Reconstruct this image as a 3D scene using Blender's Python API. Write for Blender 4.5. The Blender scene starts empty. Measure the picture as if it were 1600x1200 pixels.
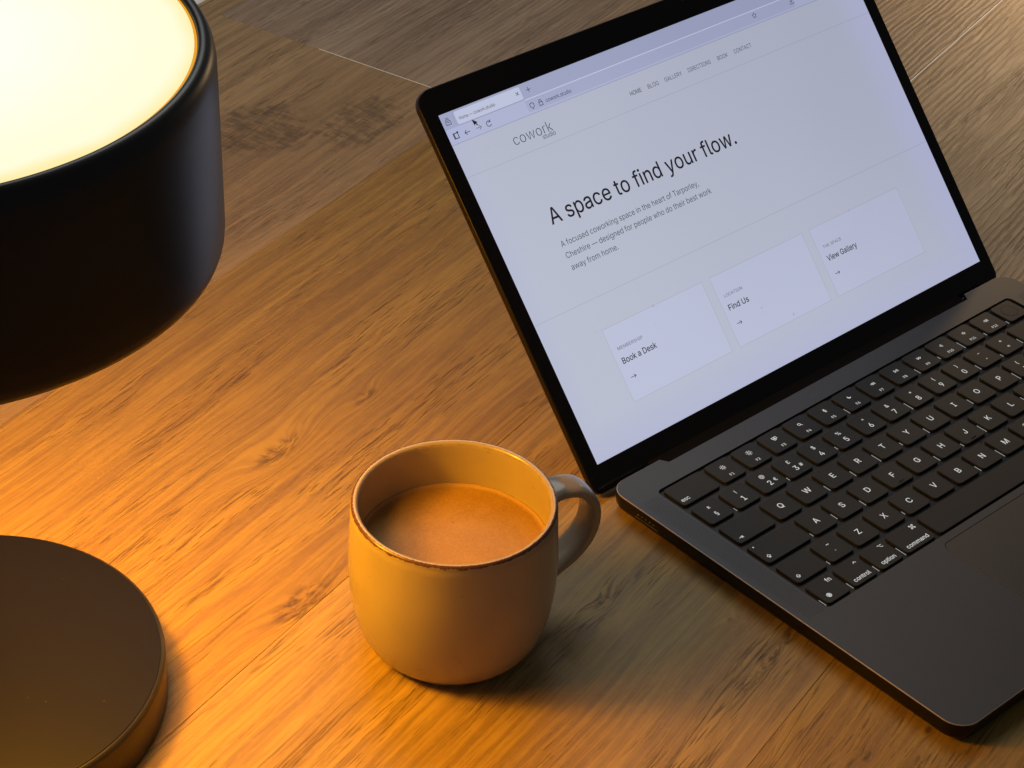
import bpy, bmesh, math, os, random
import numpy as np
from mathutils import Vector, Matrix
from mathutils.geometry import delaunay_2d_cdt

# ------------------------------------------------------------------ camera, world, lamps
SC = bpy.context.scene
COL = SC.collection
MM = 0.001

cam_data = bpy.data.cameras.new('camera')
cam = bpy.data.objects.new('camera', cam_data)
COL.objects.link(cam)
CR = ((0.74622908, -0.66486614, 0.03309359),
      (0.36523732, 0.45048264, 0.81465765),
      (-0.55654637, -0.59583421, 0.57899717))
mat = Matrix.Identity(4)
for i in range(3):
    for j in range(3):
        mat[i][j] = CR[j][i]
mat.translation = Vector((-0.61643240, -0.36686385, 0.67522766))
cam.matrix_world = mat
cam_data.sensor_width = 36.0
cam_data.lens = 3429.86 / 1600 * 36.0
cam_data.clip_start = 0.02
cam_data.clip_end = 60.0
SC.camera = cam

SC.view_settings.view_transform = 'Standard'
SC.view_settings.look = 'None'
SC.view_settings.exposure = 0.0
SC.view_settings.gamma = 1.0
SC.render.resolution_x = 1024
SC.render.resolution_y = 768
SC.cycles.use_denoising = True
SC.cycles.denoiser = 'OPENIMAGEDENOISE'
SC.cycles.denoising_prefilter = 'NONE'
SC.cycles.use_adaptive_sampling = False
SC.cycles.use_light_tree = True
SC.cycles.max_bounces = 6
SC.cycles.caustics_reflective = False
SC.cycles.caustics_refractive = False
SC.cycles.sample_clamp_indirect = 4.0

world = bpy.data.worlds.new('World')
SC.world = world
world.use_nodes = True
bg = world.node_tree.nodes['Background']
bg.inputs[0].default_value = (0.93, 0.95, 1.0, 1)
bg.inputs[1].default_value = 0.068


def area(name, loc, target, size, energy, color, shape='DISK'):
    d = bpy.data.lights.new(name, 'AREA')
    d.shape = shape
    d.size = size
    d.energy = energy
    d.color = color
    o = bpy.data.objects.new(name, d)
    COL.objects.link(o)
    o.location = loc
    o.rotation_euler = (Vector(target) - Vector(loc)).to_track_quat('-Z', 'Y').to_euler()
    return o


area('overhead_fill', (0.45, 0.95, 1.15), (0.25, 0.45, 0), 0.9, 5.2, (1.0, 0.985, 0.965))  # added soft fill from above and behind, no window known there
area('second_lamp', (0.84, 0.56, 0.17), (0.68, 0.48, 0), 0.10, 0.75, (1.0, 0.66, 0.36))

LAMP_TINT = (1.0, 0.415, 0.012)
LAMP_POWER = 1.85


# ------------------------------------------------------------------ object helpers
def tag(o, label=None, cat=None, group=None, kind=None):
    if label: o['label'] = label
    if cat: o['category'] = cat
    if group: o['group'] = group
    if kind: o['kind'] = kind
    return o


def empty(name, loc=(0, 0, 0), rz=0.0):
    o = bpy.data.objects.new(name, None)
    COL.objects.link(o)
    o.location = loc
    o.rotation_euler = (0, 0, rz)
    o.empty_display_size = 0.02
    return o


def link(name, me, mats, parent=None, loc=None, smooth=False):
    o = bpy.data.objects.new(name, me)
    COL.objects.link(o)
    if mats is not None:
        if not me.materials:
            for m in (mats if isinstance(mats, (list, tuple)) else [mats]):
                me.materials.append(m)
    if parent: o.parent = parent
    if loc: o.location = loc
    if smooth:
        for p in me.polygons: p.use_smooth = True
    return o


def mesh_from(verts, faces, mi=None):
    me = bpy.data.meshes.new('mesh')
    me.from_pydata([(v[0] * MM, v[1] * MM, v[2] * MM) for v in verts], [], faces)
    if mi:
        for p, k in zip(me.polygons, mi): p.material_index = k
    me.update()
    return me


def fix_normals(me):
    bm = bmesh.new()
    bm.from_mesh(me)
    bmesh.ops.recalc_face_normals(bm, faces=bm.faces)
    bm.to_mesh(me)
    bm.free()
    return me


def autosmooth(o, angle=35):
    """smooth faces, edges sharper than the angle marked sharp"""
    me = o.data
    for p in me.polygons: p.use_smooth = True
    bm = bmesh.new()
    bm.from_mesh(me)
    lim = math.radians(angle)
    for e in bm.edges:
        if len(e.link_faces) == 2:
            e.smooth = e.calc_face_angle(0) < lim
    bm.to_mesh(me)
    bm.free()


def rrect(x0, y0, x1, y1, r, seg=6):
    """counter-clockwise rounded rectangle; r single or (bl, br, tr, tl)"""
    if not isinstance(r, (list, tuple)): r = (r,) * 4
    out = []
    for (cx, cy, a0, rr) in ((x0 + r[0], y0 + r[0], 180, r[0]), (x1 - r[1], y0 + r[1], 270, r[1]),
                             (x1 - r[2], y1 - r[2], 0, r[2]), (x0 + r[3], y1 - r[3], 90, r[3])):
        if rr < 1e-6:
            out.append((cx, cy)); continue
        for k in range(seg + 1):
            a = math.radians(a0 + 90 * k / seg)
            out.append((cx + rr * math.cos(a), cy + rr * math.sin(a)))
    return out


def inset(poly, d):
    """offset a counter-clockwise polygon inwards by d"""
    n = len(poly); out = []
    for i in range(n):
        p0, p1, p2 = Vector(poly[i - 1]), Vector(poly[i]), Vector(poly[(i + 1) % n])
        a = (p1 - p0); b = (p2 - p1)
        if a.length < 1e-9 or b.length < 1e-9:
            out.append(tuple(p1)); continue
        a.normalize(); b.normalize()
        na = Vector((-a.y, a.x)); nb = Vector((-b.y, b.x))
        m = (na + nb)
        m = m / max(0.2, m.dot(m) / 2) if m.length > 1e-6 else na
        out.append(tuple(p1 + m * d))
    return out


def loft(rings, close_top=True, close_bot=True):
    n = len(rings[0]); v = []; f = []
    for r in rings: v += r
    for k in range(len(rings) - 1):
        for i in range(n):
            j = (i + 1) % n
            f.append((k * n + i, k * n + j, (k + 1) * n + j, (k + 1) * n + i))
    if close_bot: f.append(tuple(reversed(range(n))))
    if close_top: f.append(tuple(range((len(rings) - 1) * n, len(rings) * n)))
    return v, f


def prism(poly, levels):
    """levels: list of (inset, z) bottom to top"""
    return loft([[(x, y, z) for x, y in inset(poly, d)] for d, z in levels])


def lathe(profile, seg=96, cx=0, cy=0, close_ends=True):
    rings = []
    for r, z in profile:
        rings.append([(cx + r * math.cos(2 * math.pi * k / seg), cy + r * math.sin(2 * math.pi * k / seg), z) for k in range(seg)])
    return loft(rings, close_ends, close_ends)


def planar(outer, holes, z):
    """flat sheet with holes"""
    bm = bmesh.new()
    edges = []
    for loop in [outer] + holes:
        vs = [bm.verts.new((x * MM, y * MM, z * MM)) for x, y in loop]
        for i in range(len(vs)):
            edges.append(bm.edges.new((vs[i], vs[(i + 1) % len(vs)])))
    bmesh.ops.triangle_fill(bm, use_beauty=True, use_dissolve=False, edges=edges)
    for f in bm.faces:
        f.normal_update()
        if f.normal.z < 0: f.normal_flip()
    return bm


# ------------------------------------------------------------------ node helpers
class G:
    def __init__(self, name):
        self.m = bpy.data.materials.new(name)
        self.m.use_nodes = True
        self.nt = self.m.node_tree
        self.b = self.nt.nodes['Principled BSDF']
        self.out = self.nt.nodes['Material Output']

    def node(self, t, **kw):
        n = self.nt.nodes.new(t)
        for k, v in kw.items(): setattr(n, k, v)
        return n

    def put(self, sock, v):
        if v is None: return
        if isinstance(v, bpy.types.NodeSocket):
            self.nt.links.new(v, sock)
        else:
            if isinstance(v, (tuple, list)) and len(v) == 3 and sock.type == 'RGBA': v = (*v, 1)
            sock.default_value = v

    def math(self, op, a, b=None, c=None, clamp=False):
        n = self.node('ShaderNodeMath', operation=op, use_clamp=clamp)
        self.put(n.inputs[0], a); self.put(n.inputs[1], b); self.put(n.inputs[2], c)
        return n.outputs[0]

    def add(self, a, b): return self.math('ADD', a, b)
    def sub(self, a, b): return self.math('SUBTRACT', a, b)
    def mul(self, a, b): return self.math('MULTIPLY', a, b)

    def xyz(self, x, y, z=0.0):
        n = self.node('ShaderNodeCombineXYZ')
        self.put(n.inputs[0], x); self.put(n.inputs[1], y); self.put(n.inputs[2], z)
        return n.outputs[0]

    def noise(self, vec, scale=1.0, detail=3.0, rough=0.55, dist=0.0):
        n = self.node('ShaderNodeTexNoise')
        self.put(n.inputs['Vector'], vec)
        n.inputs['Scale'].default_value = scale
        n.inputs['Detail'].default_value = detail
        n.inputs['Roughness'].default_value = rough
        n.inputs['Distortion'].default_value = dist
        return n.outputs['Fac']

    def step(self, v, lo, hi):
        n = self.node('ShaderNodeMapRange', interpolation_type='SMOOTHSTEP')
        self.put(n.inputs[0], v)
        n.inputs[1].default_value = lo; n.inputs[2].default_value = hi
        n.inputs[3].default_value = 0.0; n.inputs[4].default_value = 1.0
        return n.outputs[0]

    def mix(self, f, a, b, mode='MIX'):
        n = self.node('ShaderNodeMix', data_type='RGBA', blend_type=mode)
        self.put(n.inputs[0], f); self.put(n.inputs[6], a); self.put(n.inputs[7], b)
        return n.outputs[2]

    def bump(self, h, strength, dist):
        n = self.node('ShaderNodeBump')
        n.inputs['Strength'].default_value = strength
        n.inputs['Distance'].default_value = dist
        self.put(n.inputs['Height'], h)
        return n.outputs[0]

    def obj(self):
        n = self.node('ShaderNodeTexCoord')
        s = self.node('ShaderNodeSeparateXYZ')
        self.nt.links.new(n.outputs['Object'], s.inputs[0])
        return n.outputs['Object'], s.outputs[0], s.outputs[1], s.outputs[2]

    def set(self, **kw):
        names = dict(base='Base Color', rough='Roughness', metal='Metallic', spec='Specular IOR Level', normal='Normal',
                     coat='Coat Weight', coat_rough='Coat Roughness', emit='Emission Color', power='Emission Strength')
        for k, v in kw.items(): self.put(self.b.inputs[names[k]], v)
        return self.m


def wood(name, light, dark, line, off, knots=(), ridge=None, scar=None, lines=1.0, pores=1.0, ridge_amp=1.0):
    g = G(name)
    _, x, y, _ = g.obj()
    u = g.add(x, off[0]); v = g.add(y, off[1])
    # slow wander of the grain
    w = g.noise(g.xyz(g.mul(u, 4.0), g.mul(v, 9.0)), 1.0, 2.0)
    v1 = g.add(v, g.mul(g.sub(w, 0.5), 0.016))
    w2 = g.noise(g.xyz(g.mul(u, 22.0), g.mul(v, 60.0)), 1.0, 2.0)
    v1 = g.add(v1, g.mul(g.sub(w2, 0.5), 0.0028))
    kmask = 0.0
    for (ku, kv, ru, rv, amp) in knots:
        du = g.mul(g.sub(x, ku), 1 / ru); dv = g.mul(g.sub(y, kv), 1 / rv)
        d2 = g.add(g.mul(du, du), g.mul(dv, dv))
        e = g.math('POWER', 2.718, g.mul(d2, -1.0))
        v1 = g.add(v1, g.mul(e, amp * rv))
        kmask = g.add(kmask, g.math('POWER', 2.718, g.mul(d2, -2.2)))
    # tone, streaks, fine lines, pores
    tone = g.noise(g.xyz(g.mul(u, 2.2), g.mul(v1, 24.0)), 1.0, 4.0, 0.6)
    streak = g.noise(g.xyz(g.mul(u, 5.5), g.mul(v1, 180.0), 3.1), 1.0, 5.0, 0.65)
    fine = g.noise(g.xyz(g.mul(u, 26.0), g.mul(v1, 620.0), 7.7), 1.0, 3.0, 0.6)
    crack = g.noise(g.xyz(g.mul(u, 3.2), g.mul(v1, 95.0), 11.0), 1.0, 3.0, 0.5)
    dark_line = g.sub(1.0, g.step(g.math('ABSOLUTE', g.sub(crack, 0.5)), 0.0, 0.016))
    crack_on = g.step(g.noise(g.xyz(g.mul(u, 5.0), g.mul(v1, 32.0), 5.0), 1.0, 2.0), 0.52, 0.62)
    dark_line = g.mul(dark_line, crack_on)
    pz = g.noise(g.xyz(g.mul(u, 58.0), g.mul(v1, 1050.0), 1.7), 1.0, 2.0, 0.5)
    pore_on = g.step(g.noise(g.xyz(g.mul(u, 7.0), g.mul(v1, 34.0), 9.0), 1.0, 3.0), 0.46, 0.60)
    pore = g.mul(g.step(pz, 0.56, 0.66), pore_on)
    mott = g.noise(g.xyz(g.mul(u, 160.0), g.mul(v1, 260.0), 2.0), 1.0, 3.0, 0.7)
    col = g.mix(g.step(tone, 0.32, 0.68), dark, light)
    col = g.mix(g.mul(g.step(streak, 0.60, 0.36), 0.50 * lines), col, line)
    col = g.mix(g.mul(g.step(fine, 0.58, 0.36), 0.34), col, line)
    col = g.mix(g.mul(dark_line, 0.55 * lines), col, [c * 0.45 for c in line])
    col = g.mix(g.mul(pore, 0.68 * pores), col, [c * 0.6 for c in line])
    col = g.mix(g.mul(g.step(mott, 0.45, 0.75), 0.14), col, [min(1, c * 1.25) for c in light])
    h = g.add(g.mul(streak, 0.9), g.mul(fine, 0.55))
    h = g.sub(h, g.add(g.mul(pore, 0.5), g.mul(dark_line, 0.7)))
    h = g.add(h, g.mul(mott, 0.25))
    if ridge:
        # deep wavy brushed grain over part of the plank (u range)
        rm = g.step(x, ridge[0], ridge[1])
        wv = g.noise(g.xyz(g.mul(u, 17.0), g.mul(v, 75.0), 4.0), 1.0, 3.0, 0.55)
        ph = g.add(g.mul(v, 2 * math.pi / ridge[2]), g.mul(wv, 13.0))
        s = g.add(g.mul(g.math('SINE', ph), 0.5), 0.5)
        s = g.math('POWER', s, 0.8)
        brk = g.step(g.noise(g.xyz(g.mul(u, 12.0), g.mul(v, 50.0), 8.0), 1.0, 2.0), 0.3, 0.55)
        s = g.mul(g.mul(s, rm), g.add(0.35, g.mul(brk, 0.65)))
        col = g.mix(g.mul(s, 0.42 * ridge_amp), col, [c * 0.75 for c in line])
        h = g.sub(h, g.mul(s, 1.5 * ridge_amp))
    if scar:
        for (su, sv, ru, rv, amt) in scar:
            du = g.mul(g.sub(x, su), 1 / ru); dv = g.mul(g.sub(y, sv), 1 / rv)
            bl = g.math('POWER', 2.718, g.mul(g.add(g.mul(du, du), g.mul(dv, dv)), -1.0))
            cr = g.noise(g.xyz(g.mul(u, 190.0), g.mul(v, 45.0), 6.0), 1.0, 4.0, 0.65)
            cr2 = g.noise(g.xyz(g.mul(u, 60.0), g.mul(v, 170.0), 2.5), 1.0, 4.0, 0.65)
            sc = g.mul(g.step(g.add(bl, g.mul(g.sub(cr2, 0.5), 0.9)), 0.42, 0.8), g.step(g.add(g.mul(cr, 0.6), g.mul(cr2, 0.4)), 0.40, 0.60))
            col = g.mix(g.mul(sc, amt), col, [c * 0.55 for c in line])
            h = g.sub(h, g.mul(sc, 0.4))
    if knots:
        kn = g.noise(g.xyz(g.mul(u, 110.0), g.mul(v1, 330.0), 3.0), 1.0, 4.0, 0.6)
        km = g.mul(g.step(kmask, 0.15, 0.9), g.step(kn, 0.40, 0.62))
        col = g.mix(g.mul(km, 0.82), col, [c * 0.45 for c in line])
        h = g.sub(h, g.mul(km, 0.6))
    rgh = g.add(0.42, g.mul(streak, 0.22))
    return g.set(base=col, rough=rgh, spec=0.35, normal=g.bump(h, 0.38, 0.0006))


def plain(name, color, rough=0.5, metal=0.0, spec=0.5, fleck=0.0, scale=900.0, bump=0.0):
    g = G(name)
    v, x, y, z = g.obj()
    n = g.noise(v, scale, 3.0, 0.6)
    c2 = [min(1.0, c * (1 + 2 * fleck)) for c in color]
    c1 = [c * (1 - fleck) for c in color]
    col = g.mix(g.step(n, 0.3, 0.7), c1, c2)
    kw = dict(base=col, metal=metal, spec=spec)
    big = g.noise(v, 14.0, 3.0, 0.6)
    kw['rough'] = g.add(rough - 0.04, g.mul(big, 0.08))
    if bump: kw['normal'] = g.bump(n, bump, 0.0001)
    return g.set(**kw)


def glow(name, color, power=1.0, sample=False):
    g = G(name)
    if not sample: g.m.cycles.emission_sampling = 'NONE'
    return g.set(base=(0.02, 0.02, 0.02), rough=0.6, spec=0.0, emit=color, power=power)


# ------------------------------------------------------------------ flat drawing helpers (print, icons)
def strokes(paths, w, closed=False):
    """list of polylines -> verts2d, faces of flat strokes w wide"""
    V = []; F = []
    for path in paths:
        pts = [Vector(p) for p in path]
        for a, b in zip(pts[:-1], pts[1:]):
            d = b - a
            if d.length < 1e-6: continue
            d.normalize()
            n = Vector((-d.y, d.x)) * w / 2; e = d * w * 0.35
            i = len(V)
            V += [tuple(a - e - n), tuple(b + e - n), tuple(b + e + n), tuple(a - e + n)]
            F.append((i, i + 1, i + 2, i + 3))
    return V, F


def ring_pts(cx, cy, r, n=20, a0=0, a1=360, ry=None):
    ry = ry or r
    return [(cx + r * math.cos(math.radians(a0 + (a1 - a0) * k / n)), cy + ry * math.sin(math.radians(a0 + (a1 - a0) * k / n))) for k in range(n + 1)]


def disc2d(cx, cy, r, n=14):
    return [ring_pts(cx, cy, r, n)[:-1]]


def merge2d(*parts):
    V = []; F = []
    for v, f in parts:
        i = len(V); V += v; F += [tuple(k + i for k in q) for q in f]
    return V, F


def polys2d(polys):
    V = []; F = []
    for p in polys:
        i = len(V); V += list(p); F.append(tuple(range(i, i + len(p))))
    return V, F


TEXT = []   # queue of text jobs, meshed in one go
try:
    INTER = bpy.data.fonts.load(os.path.join(bpy.utils.system_resource('DATAFILES'), 'fonts', 'Inter.woff2'))
except Exception:
    INTER = None


def text(name, body, cap, fit, material, parent, place, heavy=0.0, center=None):
    """queue a line of flat print. cap = capital height; fit = (x0, x1) or None; place(x, y) -> 3D mm; baseline y in fit[2] or centre"""
    TEXT.append((name, body, cap, fit, material, parent, place, heavy, center))


def outline_polys(curve, seg=4):
    """closed polygons of a text curve's Bezier outlines"""
    out = []
    for sp in curve.splines:
        pts = []
        if sp.type == 'BEZIER':
            bp = sp.bezier_points; n = len(bp)
            for i in range(n):
                a, b = bp[i], bp[(i + 1) % n]
                p0, p1, p2, p3 = (q.to_2d() for q in (a.co, a.handle_right, b.handle_left, b.co))
                chord = (p3 - p0)
                bend = 0.0
                if chord.length > 1e-7:
                    d = chord.normalized()
                    bend = max(abs(d.cross(p1 - p0)), abs(d.cross(p2 - p0)))
                k = seg if bend > 0.004 else 1
                for t in range(k):
                    u = t / k; w = 1 - u
                    pts.append(p0 * w ** 3 + p1 * 3 * u * w * w + p2 * 3 * u * u * w + p3 * u ** 3)
        else:
            pts = [Vector((q.co[0], q.co[1])) for q in sp.points]
        clean = []
        for p in pts:
            if not clean or (p - clean[-1]).length > 1e-5: clean.append(p)
        if len(clean) > 2 and (clean[0] - clean[-1]).length < 1e-5: clean.pop()
        if len(clean) > 2: out.append(clean)
    return out


def fill_polys(polys, heavy=0.0):
    """triangles covered by the outlines under the non-zero rule (overlapping strokes stay solid)"""
    if heavy:
        new = []
        for p in polys:
            n = len(p); q = []
            for i in range(n):
                a, b, c = p[i - 1], p[i], p[(i + 1) % n]
                d1 = (b - a).normalized(); d2 = (c - b).normalized()
                m = Vector((-d1.y, d1.x)) + Vector((-d2.y, d2.x))
                m = m / max(0.5, m.dot(m) / 2) if m.length > 1e-6 else m
                q.append(b + m * heavy)
            new.append(q)
        polys = new
    V = []; E = []
    for p in polys:
        i = len(V); n = len(p); V += p
        E += [(i + k, i + (k + 1) % n) for k in range(n)]
    vs, es, fs, _, _, _ = delaunay_2d_cdt(V, E, [], 0, 1e-6)
    vs = np.array([tuple(v) for v in vs]); fs = np.array([f for f in fs if len(f) == 3])
    c = vs[fs].mean(1)
    A = np.array([tuple(V[a]) for a, b in E]); B = np.array([tuple(V[b]) for a, b in E])
    keep = np.zeros(len(c), bool)
    for s0 in range(0, len(c), 512):
        px, py = c[s0:s0 + 512, 0][:, None], c[s0:s0 + 512, 1][:, None]
        up = (A[:, 1] <= py) & (B[:, 1] > py); dn = (A[:, 1] > py) & (B[:, 1] <= py)
        side = (B[:, 0] - A[:, 0]) * (py - A[:, 1]) - (px - A[:, 0]) * (B[:, 1] - A[:, 1])
        keep[s0:s0 + 512] = ((up & (side > 0)).sum(1) - (dn & (side < 0)).sum(1)) != 0
    fs = fs[keep]
    used, inv = np.unique(fs, return_inverse=True)
    return vs[used], inv.reshape(fs.shape)


def flush_text():
    jobs = []
    TEXT.insert(0, ('cap', 'H', 1, None, None, None, None, 0.0, (0, 0)))
    for job in TEXT:
        c = bpy.data.curves.new('text', 'FONT')
        c.body = job[1]
        if INTER: c.font = INTER
        c.size = 1.0
        o = bpy.data.objects.new('text', c)
        COL.objects.link(o)
        jobs.append((o, c, job))
    dg = bpy.context.evaluated_depsgraph_get()
    dg.update()
    for o, c, (name, body, cap, fit, material, parent, place, heavy, center) in jobs:
        polys = outline_polys(o.to_curve(dg))
        o.to_curve_clear()
        bpy.data.objects.remove(o)
        bpy.data.curves.remove(c)
        allp = [p for q in polys for p in q]
        x0 = min(p.x for p in allp); x1 = max(p.x for p in allp)
        y0 = min(p.y for p in allp); y1 = max(p.y for p in allp)
        if name == 'cap':
            cap_h = y1 - y0; continue
        vs, fs = fill_polys(polys, heavy)
        sy = cap / cap_h
        if fit:
            sx = (fit[1] - fit[0]) / (x1 - x0)
            P = [place(fit[0] + (v[0] - x0) * sx, fit[2] + v[1] * sy) for v in vs]
        else:
            P = [place(center[0] + (v[0] - (x0 + x1) / 2) * sy, center[1] + (v[1] - (y0 + y1) / 2) * sy) for v in vs]
        link(name, mesh_from(P, [tuple(int(k) for k in f) for f in fs]), material, parent)
    TEXT.clear()


# ================================================================== TABLE (large structure)
A15 = math.radians(15.0)
table = empty('wooden_table', (0, 0, 0), A15)
tag(table, 'long wood plank table top that carries the laptop, mug and lamp', 'table')

tan_l, tan_d, tan_k = (0.40, 0.258, 0.054), (0.31, 0.186, 0.034), (0.155, 0.078, 0.016)
gry_l, gry_d, gry_k = (0.37, 0.285, 0.20), (0.27, 0.20, 0.135), (0.14, 0.098, 0.065)
brn_l, brn_d, brn_k = (0.40, 0.28, 0.14), (0.31, 0.21, 0.10), (0.17, 0.108, 0.055)

W_brown = wood('brown_worn_wood', brn_l, brn_d, brn_k, (3.1, 1.7), scar=((0.255, 0.590, 0.045, 0.040, 0.75), (0.300, 0.545, 0.05, 0.03, 0.7), (0.215, 0.64, 0.05, 0.02, 0.5)), lines=1.0)
W_grey = wood('grey_brushed_wood', gry_l, gry_d, gry_k, (7.3, 2.9), ridge=(0.36, 0.46, 0.0040), lines=0.8, ridge_amp=0.8)
W_tan = wood('tan_worn_wood', tan_l, tan_d, tan_k, (11.2, 5.3),
             knots=((-0.002, 0.372, 0.030, 0.010, 1.2), (0.061, 0.365, 0.016, 0.006, 0.9), (-0.087, 0.291, 0.034, 0.014, 0.5)),
             ridge=(0.36, 0.50, 0.0046), lines=0.9, pores=1.1)
W_tan2 = wood('tan_smooth_wood', (0.45, 0.305, 0.098), (0.375, 0.245, 0.074), (0.16, 0.092, 0.034), (17.9, 9.1),
              knots=((-0.005, 0.177, 0.012, 0.006, 0.8), (0.020, 0.122, 0.006, 0.004, 0.8), (0.005, 0.095, 0.06, 0.006, 0.6)),
              ridge=(0.28, 0.42, 0.0046), lines=1.0, pores=1.1)
W_tan3 = wood('ochre_wood', tan_l, tan_d, tan_k, (23.4, 3.3), knots=((0.005, 0.016, 0.005, 0.003, 0.6), (-0.025, 0.031, 0.006, 0.004, 0.6)), lines=0.8)
W_tan4 = wood('straw_brushed_wood', (0.40, 0.295, 0.18), (0.30, 0.215, 0.125), (0.155, 0.105, 0.06), (5.9, 8.1), ridge=(0.33, 0.36, 0.0044), lines=0.8)
W_grey2 = wood('mid_brushed_wood', (0.37, 0.28, 0.185), (0.275, 0.20, 0.125), (0.145, 0.10, 0.06), (4.4, 6.6), ridge=(0.42, 0.43, 0.0043), lines=0.8)
W_edge = wood('cut_wood_edge', (0.40, 0.32, 0.24), (0.32, 0.25, 0.18), (0.22, 0.16, 0.11), (2.0, 2.0))
W_glint = plain('pale_seam_glint', (0.80, 0.76, 0.70), 0.6, fleck=0.15)  # light caught on the seam bevels, painted in as a pale colour


def plank(u0, u1, v0, v1, m, pale=(), gap=0.14, wide=0.95, part=1.0):
    """board with a chamfer on its four top edges; pale lists edges (0 -v, 1 +u, 2 +v, 3 -u) that carry a painted glint"""
    g = gap / 2
    x0, x1, y0, y1 = u0 + g, u1 - g, v0 + g, v1 - g
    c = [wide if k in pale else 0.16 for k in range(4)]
    zd = -0.18
    V = [(x0 + c[3], y0 + c[0], 0), (x1 - c[1], y0 + c[0], 0), (x1 - c[1], y1 - c[2], 0), (x0 + c[3], y1 - c[2], 0)]
    V += [(x0, y0, zd), (x1, y0, zd), (x1, y1, zd), (x0, y1, zd)]
    V += [(x0, y0, -9), (x1, y0, -9), (x1, y1, -9), (x0, y1, -9)]
    F = [(0, 1, 2, 3)]; mi = [0]
    for k in range(4):
        j = (k + 1) % 4
        if k in pale and part < 1:          # painted glint runs along the last part of the edge only
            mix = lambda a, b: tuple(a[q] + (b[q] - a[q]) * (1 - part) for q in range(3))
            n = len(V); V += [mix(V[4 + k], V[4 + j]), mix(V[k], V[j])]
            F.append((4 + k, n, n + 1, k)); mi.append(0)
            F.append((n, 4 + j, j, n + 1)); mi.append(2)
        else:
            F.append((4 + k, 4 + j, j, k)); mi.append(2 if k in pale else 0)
        F.append((8 + k, 8 + j, 4 + j, 4 + k)); mi.append(1)
    F.append((11, 10, 9, 8)); mi.append(1)
    o = link('plank', mesh_from(V, F, mi), [m, W_edge, W_glint], table)
    return o


J = [-357, -143, 71, 285, 499, 713, 731]
plank(-760, 365, J[4], J[5], W_brown)
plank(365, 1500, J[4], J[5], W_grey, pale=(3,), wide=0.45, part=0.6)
plank(-420, 420, J[3], J[4], W_tan)
plank(420, 1500, J[3], J[4], W_grey2)
plank(-640, 330, J[2], J[3], W_tan2)
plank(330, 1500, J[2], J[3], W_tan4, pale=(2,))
plank(-560, 640, J[1], J[2], W_tan3)
plank(-760, 520, J[0], J[1], W_tan2)
plank(520, 1500, J[0], J[1], W_tan)
plank(640, 1500, J[1], J[2], W_brown)
plank(-760, -420, J[3], J[4], W_grey)
plank(-760, 1500, J[5], J[6], W_brown)
sv, sf = prism([(-760, -357), (1500, -357), (1500, 731), (-760, 731)], [(0, -28), (0, -9.2)])
link('table_core', mesh_from(sv, sf), W_edge, table)

# low pale ledge past the far edge, shaped to let the fill light over
wv, wf = prism([(-1500, 734), (2500, 734), (2500, 1000), (-1500, 1000)], [(0, -40), (0, 1.0), (1.5, 2.0)])
ledge = link('pale_ledge', mesh_from(wv, wf), plain('white_ledge_paint', (0.74, 0.80, 0.86), 0.7, fleck=0.03, scale=200), None)
ledge.rotation_euler = (0, 0, A15)
tag(ledge, 'pale painted sill behind the far table edge', kind='structure')

# ================================================================== LAMP
M_black = plain('satin_black_paint', (0.009, 0.0085, 0.0085), 0.36, spec=0.4, fleck=0.15, scale=2500, bump=0.06)
g = G('black_dusty_paint')
ov, ox, oy, oz = g.obj()
n1 = g.noise(ov, 260.0, 2.0, 0.5)
n2 = g.noise(ov, 30.0, 3.0, 0.6)
vor = g.node('ShaderNodeTexVoronoi')
vor.inputs['Scale'].default_value = 130.0
g.put(vor.inputs['Vector'], ov)
dust = g.mul(g.sub(1.0, g.step(vor.outputs['Distance'], 0.03, 0.07)), g.step(n2, 0.52, 0.6))
M_base = g.set(base=g.mix(g.mul(dust, 0.22), (0.007, 0.0055, 0.004), (0.2, 0.17, 0.13)), rough=g.add(0.40, g.mul(n2, 0.08)), spec=0.10,
               normal=g.bump(g.noise(ov, 1800.0, 2.0), 0.08, 0.0001))
M_side = plain('satin_black_metal', (0.05, 0.045, 0.04), 0.38, metal=0.6, fleck=0.1, scale=2500)
g = G('lit_top_diffuser')
g.m.cycles.emission_sampling = 'NONE'
ov, ox, oy, oz = g.obj()
ox = g.sub(ox, 0.0052)
rr = g.math('SQRT', g.add(g.mul(ox, ox), g.mul(oy, oy)))
rr = g.add(rr, g.mul(g.sub(g.noise(ov, 12.0, 2.0), 0.5), 0.02))
M_top = g.set(base=(0.3, 0.3, 0.28), rough=0.6, spec=0.0, power=1.0,
              emit=g.mix(g.step(rr, 0.098, 0.1072), g.mix(g.step(rr, 0.03, 0.10), (1.0, 0.99, 0.84), (0.945, 0.93, 0.66)), (0.98, 0.80, 0.36)))
M_ring = glow('amber_rim_glow', (1.0, 0.42, 0.03), 0.85)  # orange falloff on the lit inner rim, put in as a glowing ring
M_inner = plain('white_reflector', (0.7, 0.66, 0.6), 0.6)

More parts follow.
